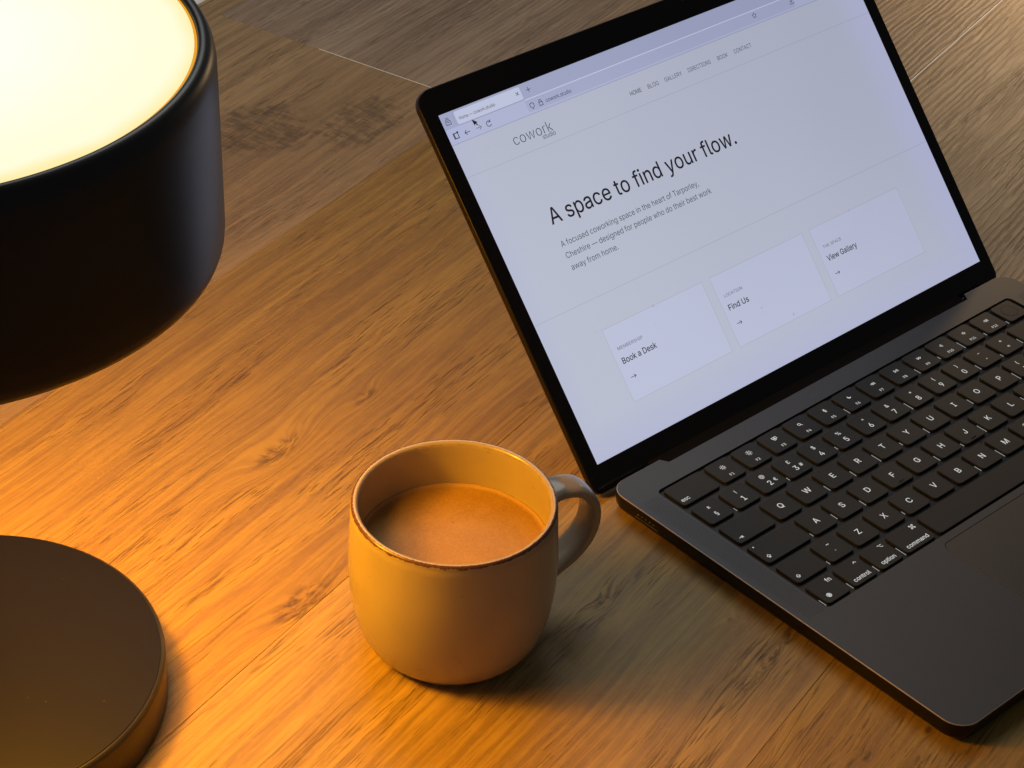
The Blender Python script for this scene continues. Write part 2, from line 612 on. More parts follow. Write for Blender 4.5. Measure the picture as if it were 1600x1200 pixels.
lamp = empty('table_lamp', (-0.3075, 0.2995, 0))
tag(lamp, 'black drum table lamp glowing warm from its open top', 'lamp')
LX, LY = -307.5, 299.5
bx, by = -312.5 - LX, 299.8 - LY
v, f = lathe([(85.5, 0.6), (88.0, 1.6), (88.2, 20.5), (87.6, 22.3), (86.2, 23.2)], 160, bx, by)
o = link('lamp_base', fix_normals(mesh_from(v, f)), M_side, lamp); autosmooth(o, 40)
v, f = lathe([(86.2, 23.22), (85.9, 23.55), (85.0, 23.6)], 160, bx, by)
o = link('base_top', fix_normals(mesh_from(v, f)), M_base, lamp)
v, f = lathe([(9, 23.7), (9, 25), (7, 26), (7, 150), (3, 156), (3, 236)], 32, bx + 4, by)
o = link('pole', fix_normals(mesh_from(v, f)), M_black, lamp); autosmooth(o)
sx, sy = -302.3 - LX, 299.5 - LY
prof = [(80, 247), (104, 247), (107.5, 240), (110.2, 231.2), (112.0, 230.4), (113.4, 231.4), (114.1, 233.5), (114.4, 237)]
prof += [(114.4, z) for z in (250, 265, 280, 295)]
prof += [(114.3, 304.5), (113.7, 308.5), (112.4, 311.6), (110.6, 313.3), (108.9, 313.5), (107.9, 312.8), (107.6, 311.9)]
v, f = lathe(prof, 192, sx, sy, close_ends=False)
o = link('shade', fix_normals(mesh_from(v, f)), M_black, lamp); autosmooth(o, 60)
v, f = lathe([(107.55, 311.6), (106.5, 311.75)], 160, sx, sy, close_ends=False)
f = [tuple(reversed(q)) if False else q for q in f]
o = link('rim_glow', mesh_from(v, f), M_ring, lamp)
v, f = lathe([(106.5, 311.75), (105.5, 311.8)], 160, sx, sy, close_ends=False)
f.append(tuple(range(160, 320)))
link('top_diffuser', mesh_from(v, f), M_top, lamp)
d = bpy.data.lights.new('diffuser_light', 'AREA')
d.shape = 'DISK'; d.size = 0.19; d.energy = 1.45; d.color = LAMP_TINT
o = bpy.data.objects.new('diffuser_light', d); COL.objects.link(o)
o.parent = lamp; o.location = (sx * MM, sy * MM, 0.2462)
# unseen source under the shade, set up as two soft point lights, one above the other
for zz in (192, 222):
    d = bpy.data.lights.new('bulb_light', 'POINT')
    d.energy = LAMP_POWER; d.color = LAMP_TINT; d.shadow_soft_size = 0.022
    o = bpy.data.objects.new('bulb_light', d); COL.objects.link(o)
    o.parent = lamp; o.location = (sx * MM, sy * MM, zz * MM)
v, f = lathe([(3.2, 236), (20, 238), (24, 241), (24, 246.5)], 48, sx, sy)
o = link('bulb_holder', fix_normals(mesh_from(v, f)), M_inner, lamp); autosmooth(o)
v, f = lathe([(80, 246.9), (26, 246.9)], 64, sx, sy, close_ends=False)
link('reflector', fix_normals(mesh_from(v, f)), M_inner, lamp)

# ================================================================== MUG AND COFFEE
g = G('speckled_stoneware_glaze')
ov, ox, oy, oz = g.obj()
n1 = g.noise(ov, 45.0, 4.0, 0.6)
n2 = g.noise(g.xyz(g.mul(ox, 900.0), g.mul(oy, 900.0), g.mul(oz, 500.0)), 1.0, 3.0, 0.6)
n3 = g.noise(ov, 260.0, 2.0, 0.5)
col = g.mix(n1, (0.345, 0.283, 0.198), (0.39, 0.325, 0.23))
col = g.mix(g.mul(g.step(n3, 0.69, 0.75), 0.38), col, (0.26, 0.19, 0.11))
# bare brown clay where the glaze breaks on the lip
rim = g.step(g.add(oz, g.mul(g.sub(g.noise(ov, 420.0, 3.0, 0.6), 0.5), 0.0026)), 0.0769, 0.0776)
rr = g.math('SQRT', g.add(g.mul(ox, ox), g.mul(oy, oy)))
outer = g.step(g.add(rr, g.mul(g.sub(g.noise(ov, 700.0, 3.0), 0.5), 0.0012)), 0.0440, 0.0445)
inner = g.sub(1.0, g.step(rr, 0.0420, 0.0424))
lip = g.mul(rim, g.math('MAXIMUM', outer, g.mul(inner, 0.5)))
col = g.mix(g.mul(lip, 0.92), col, (0.075, 0.024, 0.010))
M_mug = g.set(base=col, rough=g.add(0.13, g.mul(n1, 0.14)), spec=0.5, normal=g.bump(n2, 0.05, 0.00025))

MX, MY = -120.7, 197.5
mug = empty('coffee_mug', (MX * MM, MY * MM, 0))
tag(mug, 'beige glazed stoneware mug with a brown lip, standing beside the laptop', 'mug')
H, RM, ZC, NN, RF, RT = 78.6, 46.7, 49.7, 2.46, 27.5, 45.3
prof = [(0.01, 3.0), (24.0, 2.6), (25.3, 0.3), (27.0, 0.2)]
for k in range(0, 25):
    z = 1.0 + (ZC - 1.0) * (k / 24) ** 1.5
    prof.append((RF + (RM - RF) * (1 - abs(1 - z / ZC) ** NN) ** (1 / NN), z))
for k in range(1, 9):
    t = k / 8
    prof.append((RM + (RT + 0.15 - RM) * t - 0.0, ZC + (H - 3.2 - ZC) * t))
prof += [(45.25, 75.9), (45.35, 76.8), (45.2, 77.8), (44.6, 78.45), (43.8, 78.6), (43.0, 78.4), (42.4, 77.8), (42.1, 77.0), (42.1, 75.5)]
for k in range(1, 9):
    prof.append((42.1 + 0.9 * k / 8, 75.5 - 24.0 * k / 8))
prof += [(42.3, 34), (38, 16), (30, 9), (0.01, 7.0)]
v, f = lathe(prof, 128, 0, 0, close_ends=False)
o = link('mug_body', fix_normals(mesh_from(v, f)), M_mug, mug, smooth=True)

# handle: a flat loop swept in a vertical plane
AZ = math.radians(-14.0)
path = [(43.2, 67.0), (47, 67.8), (53, 68.2), (59.5, 66.8), (65, 62.8), (68.6, 56.8), (69.6, 50.0), (68.6, 43.0), (65.5, 36.8), (60.5, 31.2), (54.5, 27.0), (48.5, 24.2), (42.5, 22.6)]


def catmull(pts, n=5):
    out = []
    P = [pts[0]] + list(pts) + [pts[-1]]
    for i in range(1, len(P) - 2):
        p0, p1, p2, p3 = (Vector(P[i + d]) for d in (-1, 0, 1, 2))
        for k in range(n):
            t = k / n
            out.append(0.5 * ((2 * p1) + (p2 - p0) * t + (2 * p0 - 5 * p1 + 4 * p2 - p3) * t * t + (3 * p1 - p0 - 3 * p2 + p3) * t ** 3))
    out.append(Vector(P[-2]))
    return out


cl = catmull(path, 5)
rings = []
for i, p in enumerate(cl):
    t = (cl[min(i + 1, len(cl) - 1)] - cl[max(i - 1, 0)]).normalized()
    nrm = Vector((-t.y, t.x))
    s = i / (len(cl) - 1)
    flare = 1 + 0.30 * max(0, 1 - s / 0.12) + 0.30 * max(0, 1 - (1 - s) / 0.12)
    wd, thk = 7.8 * flare, 2.95 * (1 + 0.25 * (flare - 1))
    ring = []
    for k in range(20):
        a = 2 * math.pi * k / 20
        ca, sa = math.cos(a), math.sin(a)
        ex = 2.0 / 2.7
        w_ = wd * math.copysign(abs(ca) ** ex, ca); h_ = thk * math.copysign(abs(sa) ** ex, sa)
        q = p + nrm * h_
        ring.append((q.x * math.cos(AZ) - w_ * math.sin(AZ), q.x * math.sin(AZ) + w_ * math.cos(AZ), q.y))
    rings.append(ring)
v, f = loft(rings)
link('handle', fix_normals(mesh_from(v, f)), M_mug, mug, smooth=True)

g = G('milky_coffee')
ov, ox, oy, oz = g.obj()
n1 = g.noise(ov, 38.0, 3.0, 0.6, 0.6)
n2 = g.noise(ov, 900.0, 3.0, 0.6)
vor = g.node('ShaderNodeTexVoronoi')
vor.inputs['Scale'].default_value = 150.0
g.put(vor.inputs['Vector'], ov)
speck = g.mul(g.sub(1.0, g.step(vor.outputs['Distance'], 0.05, 0.10)), g.step(g.noise(ov, 60.0, 1.0), 0.56, 0.62))
col = g.mix(g.step(n1, 0.3, 0.7), (0.29, 0.165, 0.038), (0.36, 0.212, 0.056))
col = g.mix(g.mul(g.step(n2, 0.4, 0.7), 0.25), col, (0.50, 0.33, 0.12))
col = g.mix(g.mul(speck, 0.6), col, (0.09, 0.04, 0.015))
rr = g.math('SQRT', g.add(g.mul(ox, ox), g.mul(oy, oy)))
col = g.mix(g.mul(g.step(g.add(rr, g.mul(n1, 0.002)), 0.0405, 0.0435), 0.5), col, (0.55, 0.38, 0.22))
M_cof = g.set(base=col, rough=g.add(0.30, g.mul(n2, 0.12)), spec=0.12, normal=g.bump(n2, 0.08, 0.0003))
ZL = 54.0
v, f = lathe([(41.0, ZL - 4), (42.75, ZL - 3), (42.85, ZL + 0.75), (42.4, ZL + 0.35), (41.6, ZL + 0.1), (40, ZL), (25, ZL), (8, ZL)], 96, 0, 0)
coffee = link('coffee', fix_normals(mesh_from(v, f)), M_cof, None, (MX * MM, MY * MM, 0.0), smooth=True)
tag(coffee, 'milky coffee filling the stoneware mug, thin froth on top', 'coffee')

# ================================================================== LAPTOP
M_alu = plain('dark_anodised_metal', (0.052, 0.055, 0.060), 0.48, metal=0.7, spec=0.5, fleck=0.12, scale=3500, bump=0.05)
M_alu_side = plain('dark_anodised_edge', (0.022, 0.019, 0.017), 0.30, metal=0.75, spec=0.5, fleck=0.08, scale=3500)
M_chamfer = plain('bright_cut_edge', (0.62, 0.58, 0.55), 0.33, metal=0.8)
M_key = plain('black_keycap_plastic', (0.0145, 0.0175, 0.0195), 0.52, spec=0.2, fleck=0.10, scale=4000, bump=0.06)
M_well = plain('black_keyboard_well', (0.012, 0.012, 0.012), 0.55, spec=0.4)
M_glass = plain('black_bezel_glass', (0.0035, 0.0035, 0.004), 0.12, spec=0.25)
M_pad = plain('dark_glass_trackpad', (0.060, 0.058, 0.058), 0.42, metal=0.7, spec=0.5, fleck=0.08, scale=3500)
M_groove = plain('dark_groove', (0.006, 0.006, 0.006), 0.7)
M_hinge = plain('black_hinge_cover', (0.004, 0.004, 0.004), 0.8, spec=0.05)
M_hole = plain('speaker_hole_black', (0.008, 0.008, 0.008), 0.8)
M_rubber = plain('black_rubber', (0.012, 0.012, 0.012), 0.7)
M_pin = plain('bright_contact_metal', (0.62, 0.58, 0.52), 0.25, metal=1.0)
M_legend = glow('backlit_legend_white', (0.86, 0.86, 0.84), 0.72)
M_leak = glow('keyboard_backlight_white', (0.9, 0.9, 0.92), 0.38)

laptop = empty('laptop', (0, 0, 0))
tag(laptop, 'open space black laptop showing a coworking web page, keys backlit', 'laptop')
ZD = 11.5
BW, BD = 312.6, 221.0
KX, KY, PX, PY = 17.2, 156.94, 19.0, 18.66
WELL = (15.9, 91.6, 294.0, 203.6)
PAD = (92.6, 6.0, 220.0, 87.2)

# outline of the base with the hinge recess in the back edge
out = rrect(0, 0, BW, BD, (11, 11, 10, 10), 10)
nf = 22                                                     # after the two front corners
recess = [(276.8, BD), (274.4, 216.8), (38.2, 216.8), (35.8, BD)]
outline = out[:nf + 11] + recess + out[nf + 11:]
well = rrect(*WELL, 3.2, 5)
pad = rrect(*PAD, 4.2, 5)
bm = planar(inset(outline, 0.35), [list(reversed(well)), list(reversed(pad))], ZD)
me = bpy.data.meshes.new('mesh'); bm.to_mesh(me); bm.free()
v0 = [tuple(c / MM for c in v.co) for v in me.vertices]
f0 = [tuple(p.vertices) for p in me.polygons]
mi = [0] * len(f0)


def add_loft(V, F, MI, rings, k, top=False, bot=False, mats=None):
    v, f = loft(rings, top, bot)
    i = len(V); V += v; n = len(rings[0])
    for q, face in enumerate(f):
        F.append(tuple(a + i for a in face))
        MI.append(mats[q // n] if mats and q // n < len(mats) else k)


def lev(poly, d, z): return [(x, y, z) for x, y in inset(poly, d)]


add_loft(v0, f0, mi, [lev(outline, 6.0, 1.6), lev(outline, 2.6, 2.0), lev(outline, 0.9, 3.0), lev(outline, 0.15, 4.6), lev(outline, 0, 6), lev(outline, 0, ZD - 0.42), lev(outline, 0.10, ZD - 0.14), lev(outline, 0.35, ZD)],
         1, bot=True, mats=[1, 1, 1, 1, 1, 2, 2])
for loop, depth in ((well, 1.5), (pad, 0.7)):
    add_loft(v0, f0, mi, [[(x, y, ZD - depth) for x, y in loop], [(x, y, ZD) for x, y in loop]], 3, bot=False)
me = mesh_from(v0, f0, mi)
bm = bmesh.new(); bm.from_mesh(me)
bmesh.ops.remove_doubles(bm, verts=bm.verts, dist=1e-6)
bm.to_mesh(me); bm.free()
fix_normals(me)
o = link('base_shell', me, [M_alu, M_alu_side, M_chamfer, M_groove], laptop); autosmooth(o, 30)
for p in o.data.polygons:
    if p.material_index == 0: p.use_smooth = False
    if p.material_index == 2 and p.center.y > 0.212 and 0.03 < p.center.x < 0.282: p.material_index = 0


def slab(name, poly, z0, z1, m, parent, bev=0.0):
    lv = [(0, z0), (0, z1)] if not bev else [(0, z0), (0, z1 - bev), (bev, z1)]
    v, f = prism(poly, lv)
    return link(name, fix_normals(mesh_from(v, f)), m, parent)


slab('keyboard_well', well, ZD - 1.9, ZD - 1.5, M_well, laptop)
slab('pad_recess', pad, ZD - 1.1, ZD - 0.7, M_groove, laptop)
slab('trackpad', rrect(PAD[0] + 0.28, PAD[1] + 0.28, PAD[2] - 0.28, PAD[3] - 0.28, 4.0, 5), ZD - 0.6, ZD - 0.02, M_pad, laptop, 0.08)
slab('hinge_bar', rrect(33.5, 215.2, 279.0, 228, 1.0, 3), 2.4, 7.2, M_hinge, laptop, 0.8)
for x, y in ((22, 22), (290, 22), (22, 200), (290, 200)):
    v, f = lathe([(9, 0.05), (9.4, 0.5), (9.4, 1.7)], 24, x, y)
    link('rubber_foot', fix_normals(mesh_from(v, f)), M_rubber, laptop)

# speaker grilles
for gx in (3.6, 298.0):
    V = []; F = []
    for iy in range(86):
        for ix in range(10):
            cx = gx + 0.55 + ix * 1.08 + (0.54 if iy % 2 else 0)
            cy = 92.5 + iy * 1.27
            i = len(V)
            for k in range(6):
                a = math.pi / 3 * k
                V.append((cx + 0.27 * math.cos(a), cy + 0.27 * math.sin(a), ZD + 0.025))
            F.append(tuple(range(i, i + 6)))
    o = link('speaker_grille', mesh_from(V, F), M_hole, laptop)
    o['kind'] = 'stuff'


# ports on the left side (flat plates standing 0.05 mm proud of the wall, with depth cues built in)
def port(name, y0, y1, z0, z1, m, parent=laptop, lift=0.06):
    poly = rrect(y0, z0, y1, z1, (z1 - z0) / 2 * 0.98, 5)
    V = [(0.35, y, z) for y, z in poly] + [(-lift, y, z) for y, z in poly]
    n = len(poly)
    F = [tuple(range(n, 2 * n))] + [(i, (i + 1) % n, n + (i + 1) % n, n + i) for i in range(n)]
    return link(name, fix_normals(mesh_from(V, F)), m, parent)


ms = port('charging_port', 184.5, 203.0, 6.3, 9.0, M_groove)
for k in range(5):
    y = 199.4 - k * 2.6
    port('contact_pin', y - 0.45, y + 0.45, 7.5, 8.1, M_pin, ms, 0.10)
port('port_trim', 186.0, 201.4, 5.65, 5.95, M_pin, ms, 0.10)
port('usb_port', 171.0, 180.0, 5.9, 8.7, M_groove)
port('usb_port', 157.0, 166.0, 5.9, 8.7, M_groove)
port('audio_jack', 146.6, 150.4, 5.6, 9.2, M_groove)

# ---- keys
KH = 0.15            # key top above the deck
KW, KD = 16.1, 15.7
LEG = {}


def key_mesh(w, d):
    k = (round(w, 2), round(d, 2))
    if k not in LEG:
        poly = rrect(-w / 2, -d / 2, w / 2, d / 2, 2.0, 4)
        v, f = prism(poly, [(0.0, -1.35), (0.0, -0.32), (0.07, -0.1), (0.3, 0.0)])
        LEG[k] = fix_normals(mesh_from(v, f))
        LEG[k].materials.append(M_key)
    return LEG[k]


def add_key(x0, row, wu=1.0, dy=0.0, du=1.0, mesh=None):
    """x0 = left edge in key units, row 2 = function row ... -3 = bottom row"""
    cx = KX + (x0 + wu / 2) * PX; cy = KY + row * PY + dy
    w = wu * PX - (PX - KW); d = du * PY - (PY - KD)
    me = mesh or key_mesh(w, d)
    o = bpy.data.objects.new('key', me)
    COL.objects.link(o)
    o.parent = laptop
    o.location = (cx * MM, cy * MM, (ZD + KH) * MM)
    return o, w, d


def kplace(x, y): return (x, y, 0.04)


def ktext(k, s, cap, cx, cy, heavy=0.006):
    text('key_legend', s, cap, None, M_legend, k, kplace, heavy, (cx, cy))


def kicon(k, vf, dx=0, dy=0, s=1.0):
    v, f = vf
    link('key_symbol', mesh_from([(x * s + dx, y * s + dy, 0.04) for x, y in v], f), M_legend, k)


# symbols drawn as strokes (mm)
def sun(r, ray): return merge2d(strokes([ring_pts(0, 0, r, 12)], 0.28), strokes([[(math.cos(a) * ray, math.sin(a) * ray), (math.cos(a) * (ray + 0.42), math.sin(a) * (ray + 0.42))] for a in [math.pi / 4 * k for k in range(8)]], 0.3))
I_dim = sun(0.62, 1.05)
I_brt = sun(0.70, 1.15)
I_win = strokes([[(-1.3, 0.1), (-0.1, 0.1), (-0.1, 1.0), (-1.3, 1.0), (-1.3, 0.1)], [(-0.9, -1.0), (0.2, -1.0), (0.2, -0.25), (-0.9, -0.25), (-0.9, -1.0)], [(0.3, -0.3), (1.3, -0.3), (1.3, 1.0), (0.3, 1.0), (0.3, -0.3)]], 0.3)
I_srch = strokes([ring_pts(-0.25, 0.25, 0.72, 14), [(0.28, -0.28), (0.95, -0.95)]], 0.32)
I_mic = merge2d(strokes([ring_pts(0, 0.1, 0.75, 8, 180, 360), [(0, -0.65), (0, -1.1)], [(-0.45, -1.1), (0.45, -1.1)]], 0.24), polys2d([rrect(-0.38, -0.2, 0.38, 1.2, 0.36, 4)]))
I_moon = polys2d([[(-0.1, -1.0), (0.45, -0.9), (0.95, -0.45), (1.05, -0.1), (0.55, -0.35), (0.0, -0.3)], [(-0.1, -1.0), (0.0, -0.3), (-0.4, 0.15), (-0.45, 0.65), (-0.25, 1.0), (-0.8, 0.6), (-1.0, 0.0), (-0.8, -0.6)]])
I_rew = strokes([[(0, -0.7), (-1.2, 0), (0, 0.7), (0, -0.7)], [(1.25, -0.7), (0.1, 0), (1.25, 0.7), (1.25, -0.7)]], 0.26)
I_ff = strokes([[(0, -0.7), (1.2, 0), (0, 0.7), (0, -0.7)], [(-1.25, -0.7), (-0.1, 0), (-1.25, 0.7), (-1.25, -0.7)]], 0.26)
I_play = strokes([[(-1.2, -0.75), (0.1, 0), (-1.2, 0.75), (-1.2, -0.75)], [(0.55, -0.7), (0.55, 0.7)], [(1.1, -0.7), (1.1, 0.7)]], 0.28)
SPK = [[(-1.0, -0.35), (-0.55, -0.35), (0.1, -0.85), (0.1, 0.85), (-0.55, 0.35), (-1.0, 0.35), (-1.0, -0.35)]]
I_mute = strokes(SPK, 0.26)
I_vdn = strokes(SPK + [ring_pts(0.1, 0, 0.6, 5, -40, 40)], 0.26)
I_vup = strokes(SPK + [ring_pts(0.1, 0, 0.55, 5, -40, 40), ring_pts(0.1, 0, 0.95, 6, -42, 42), ring_pts(0.1, 0, 1.35, 6, -42, 42)], 0.24)
I_tab = strokes([[(-1.3, 0), (0.9, 0)], [(0.2, 0.7), (0.9, 0), (0.2, -0.7)], [(1.2, -0.8), (1.2, 0.8)]], 0.32)
ARW = [(-0.55, -0.5), (-0.55, 0.15), (-1.15, 0.15), (0, 1.25), (1.15, 0.15), (0.55, 0.15), (0.55, -0.5)]
I_caps = strokes([ARW + [ARW[0]], [(-0.55, -1.05), (0.55, -1.05)], [(-0.55, -0.85), (0.55, -0.85)]], 0.28)
I_shift = strokes([[(x, y * 1.15 - 0.1) for x, y in ARW + [ARW[0]]]], 0.32)
I_globe = strokes([ring_pts(0, 0, 1.1, 18), ring_pts(0, 0, 0.5, 14, ry=1.1), [(-1.1, 0), (1.1, 0)], [(0, -1.1), (0, 1.1)], ring_pts(0, 1.55, 1.25, 6, 232, 308), ring_pts(0, -1.55, 1.25, 6, 52, 128)], 0.2)
I_ctrl = strokes([[(-0.85, -0.35), (0, 0.45), (0.85, -0.35)]], 0.34)
I_opt = strokes([[(-1.35, 0.75), (-0.5, 0.75), (0.45, -0.75), (1.35, -0.75)], [(0.25, 0.75), (1.35, 0.75)]], 0.32)
I_cmd = strokes([[(-0.5, -0.5), (0.5, -0.5), (0.5, 0.5), (-0.5, 0.5), (-0.5, -0.5)]] + [ring_pts(sx_ * 0.85, sy_ * 0.85, 0.36, 10) for sx_ in (-1, 1) for sy_ in (-1, 1)], 0.28)
I_dot = polys2d(disc2d(0, 0, 0.42, 10))
I_bksp = strokes([[(1.3, 0), (-1.2, 0)], [(-0.5, 0.7), (-1.2, 0), (-0.5, -0.7)]], 0.32)
I_ret = strokes([[(1.2, 0.8), (1.2, -0.2), (-1.2, -0.2)], [(-0.5, 0.5), (-1.2, -0.2), (-0.5, -0.9)]], 0.32)

# function row
k, w, d = add_key(0, 2, 1.5); ktext(k, 'esc', 2.4, -w / 2 + 4.2, -d / 2 + 3.6)
for i, ic in enumerate((I_dim, I_brt, I_win, I_srch, I_mic, I_moon, I_rew, I_play, I_ff, I_mute, I_vdn, I_vup)):
    k, w, d = add_key(1.5 + i, 2)
    kicon(k, ic, 0.1, 1.9, 1.12)
    ktext(k, 'F%d' % (i + 1), 1.7, 0.0, -4.6)
k, w, d = add_key(13.5, 2)
v, f = lathe([(5.1, 0.02), (5.1, 0.05), (4.75, 0.05), (4.75, 0.02)], 40)
link('finger_sensor_ring', fix_normals(mesh_from(v, f)), M_groove, k)
v, f = lathe([(4.7, -0.02), (4.7, 0.03)], 40)
link('finger_sensor', fix_normals(mesh_from(v, f)), M_key, k)
# number row
for i, (a, b) in enumerate((('±', '§'), ('!', '1'), ('@', '2'), ('£', '3'), ('$', '4'), ('%', '5'), ('^', '6'), ('&', '7'), ('*', '8'), ('(', '9'), (')', '0'), ('_', '-'), ('+', '='))):
    k, w, d = add_key(i, 1)
    ktext(k, a, 2.4, 0, 2.9)
    if a == '^': pass
    ktext(k, b, 3.35 if b.isdigit() else 2.6, 0, -2.9, 0.004)
    if b == '2': ktext(k, '€', 2.3, 4.1, -2.4)
    if b == '3': ktext(k, '#', 2.4, 4.1, -2.4)
k, w, d = add_key(13, 1, 1.5); kicon(k, I_bksp, w / 2 - 4, -d / 2 + 3.6)
# letter rows
k, w, d = add_key(0, 0, 1.5); kicon(k, I_tab, -w / 2 + 3.9, -d / 2 + 3.4, 0.95)
for i, c in enumerate('QWERTYUIOP'):
    k, w, d = add_key(1.5 + i, 0); ktext(k, c, 3.45, 0, 0, 0.004)
for i, (a, b) in enumerate((('{', '['), ('}', ']'))):
    k, w, d = add_key(11.5 + i, 0); ktext(k, a, 2.4, 0, 2.9); ktext(k, b, 2.4, 0, -2.9)
k, w, d = add_key(0, -1, 1.75); kicon(k, I_caps, -w / 2 + 4.0, -d / 2 + 4.0, 0.95); kicon(k, I_dot, -w / 2 + 2.7, d / 2 - 2.6)
for i, c in enumerate('ASDFGHJKL'):
    k, w, d = add_key(1.75 + i, -1); ktext(k, c, 3.45, 0, 0, 0.004)
    if c in 'FJ':
        v, f = prism(rrect(-1.7, -6.1, 1.7, -5.5, 0.28, 3), [(0, 0.01), (0, 0.18), (0.1, 0.3)])
        link('touch_bump', fix_normals(mesh_from(v, f)), M_groove, k)
for i, (a, b) in enumerate(((':', ';'), ('"', "'"), ('|', '\\'))):
    k, w, d = add_key(10.75 + i, -1); ktext(k, a, 2.4, 0, 2.9); ktext(k, b, 2.4, 0, -2.9)
# tall return key spanning two rows
ry1, ry0 = 1.0 * PY / 2 + PY / 2, -1.0 * PY
rp = [(-6.6, -17.2), (6.6, -17.2), (6.6, 17.2), (-11.3, 17.2), (-11.3, 1.6), (-6.6, 1.6)]
v, f = prism(rp, [(0.0, -1.35), (0.0, -0.2), (0.25, 0.0)])
rme = fix_normals(mesh_from(v, f)); rme.materials.append(M_key)
ko = bpy.data.objects.new('key', rme); COL.objects.link(ko); ko.parent = laptop
ko.location = ((KX + 14.5 * PX - 1.45 - 6.6) * MM, (KY - PY / 2) * MM, (ZD + KH) * MM)
kicon(ko, I_ret, 2.5, -13.5)
k, w, d = add_key(0, -2, 1.25); kicon(k, I_shift, -w / 2 + 3.9, -d / 2 + 3.7, 0.95)
k, w, d = add_key(1.25, -2); ktext(k, '~', 2.4, 0, 2.9, 0.01); ktext(k, '`', 2.3, 0, -2.4, 0.01)
for i, c in enumerate('ZXCVBNM'):
    k, w, d = add_key(2.25 + i, -2); ktext(k, c, 3.45, 0, 0, 0.004)
for i, (a, b) in enumerate((('<', ','), ('>', '.'), ('?', '/'))):
    k, w, d = add_key(9.25 + i, -2); ktext(k, a, 2.4, 0, 2.9); ktext(k, b, 2.4, 0, -2.9)
k, w, d = add_key(12.25, -2, 2.25); kicon(k, I_shift, w / 2 - 3.9, -d / 2 + 3.7, 0.95)
# bottom row
k, w, d = add_key(0, -3); ktext(k, 'fn', 2.6, 4.6, 4.3); kicon(k, I_globe, -3.2, -3.6, 1.15)
k, w, d = add_key(1, -3); kicon(k, I_ctrl, 4.6, 4.6, 1.05); ktext(k, 'control', 2.45, 0, -4.4)
k, w, d = add_key(2, -3); kicon(k, I_opt, 4.4, 4.6, 1.0); ktext(k, 'option', 2.45, 0.1, -4.6)
k, w, d = add_key(3, -3, 1.25); kicon(k, I_cmd, 6.4, 4.4, 1.1); ktext(k, 'command', 2.45, 0, -4.4)
add_key(4.25, -3, 5.0)
k, w, d = add_key(9.25, -3, 1.25); kicon(k, I_cmd, -6.4, 4.4, 1.1); ktext(k, 'command', 2.45, 0, -4.4)
k, w, d = add_key(10.5, -3); kicon(k, I_opt, -4.4, 4.6); ktext(k, 'option', 2.45, 0, -4.6)
for x0, dyy in ((11.5, -4.25), (12.5, 4.45), (12.5, -4.25), (13.5, -4.25)):
    o, w, d = add_key(x0, -3, 1.0, dyy, 0.53)
# light leaking from under the left edge of some keys
random.seed(5)
leakme = {}
for o in [q for q in laptop.children if q.name.startswith('key') and not q.name.startswith('keyboard')]:
    if random.random() < 0.5:
        xs = [v_.co.x for v_ in o.data.vertices]; ys = [v_.co.y for v_ in o.data.vertices]
        x0, y0 = min(xs) / MM, min(ys) / MM
        L = random.choice((2.5, 4.5, 6.5)); yy = y0 + random.choice((1.2, 1.6, 3.0))
        kk = (round(x0, 2), round(y0, 2), L, round(yy, 2))
        if kk not in leakme:
            v, f = prism([(x0 - 0.42, yy), (x0 - 0.26, yy), (x0 - 0.26, yy + L), (x0 - 0.42, yy + L)], [(0, -1.6), (0, -1.38)])
            leakme[kk] = fix_normals(mesh_from(v, f)); leakme[kk].materials.append(M_leak)
        link('backlight_glow', leakme[kk], None, o)

# ---- lid
TH = 0.84760835
UPV = Vector((0, math.cos(TH), math.sin(TH)))
NRM = Vector((0, -math.sin(TH), math.cos(TH)))      # out of the screen, towards the viewer
B0 = Vector((0, 234.49113588, 14.92229017))
DX0, DSX, DSY = 5.24181145, (306.7973851 - 5.24181145) / 302.4, 189.01605533 / 196.4


def dp(x, y, lift=0.0):
    p = B0 + Vector((DX0 + x * DSX, 0, 0)) + UPV * (y * DSY) + NRM * lift
    return (p.x, p.y, p.z)


lid_poly = rrect(-8.6, -14.6, 311.0, 211.2, (5, 5, 9.5, 9.5), 8)
rings = []
for d_, z_ in ((6.0, -5.0), (2.5, -4.9), (0.9, -4.5), (0.2, -3.7), (0.0, -2.8), (0.0, -0.35), (0.3, -0.05)):
    rings.append([dp(x, y, z_) for x, y in inset(lid_poly, d_)])
v, f = loft(rings)
o = link('lid_shell', fix_normals(mesh_from(v, f)), M_alu_side, laptop); autosmooth(o, 40)
bz = inset(lid_poly, 0.75)
v, f = loft([[dp(x, y, -0.2) for x, y in bz], [dp(x, y, 0.05) for x, y in bz]])
link('screen_bezel', fix_normals(mesh_from(v, f)), M_glass, laptop)


def shade_glow(name, base, tint=True):
    """screen white with the uneven backlight of the panel"""
    g = G(name)
    if name != 'page_white': g.m.cycles.emission_sampling = 'NONE'
    ov, ox, oy, oz = g.obj()
    n = g.noise(ov, 9.0, 2.0, 0.5)
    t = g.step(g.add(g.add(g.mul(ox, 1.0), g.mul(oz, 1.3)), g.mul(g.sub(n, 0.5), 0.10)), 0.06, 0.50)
    far = [base[0] * 0.77, base[1] * 0.765, base[2] * 0.80]  # dimming with view angle, painted in as a darker far side
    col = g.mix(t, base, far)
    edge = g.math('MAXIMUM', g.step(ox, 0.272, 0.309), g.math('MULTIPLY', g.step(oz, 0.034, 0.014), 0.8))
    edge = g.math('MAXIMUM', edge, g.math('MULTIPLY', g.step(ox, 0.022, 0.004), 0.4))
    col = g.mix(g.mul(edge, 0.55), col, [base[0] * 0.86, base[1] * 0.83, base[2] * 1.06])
    return g.set(base=(0.004, 0.004, 0.005), rough=0.22, spec=0.2, emit=col, power=1.0)


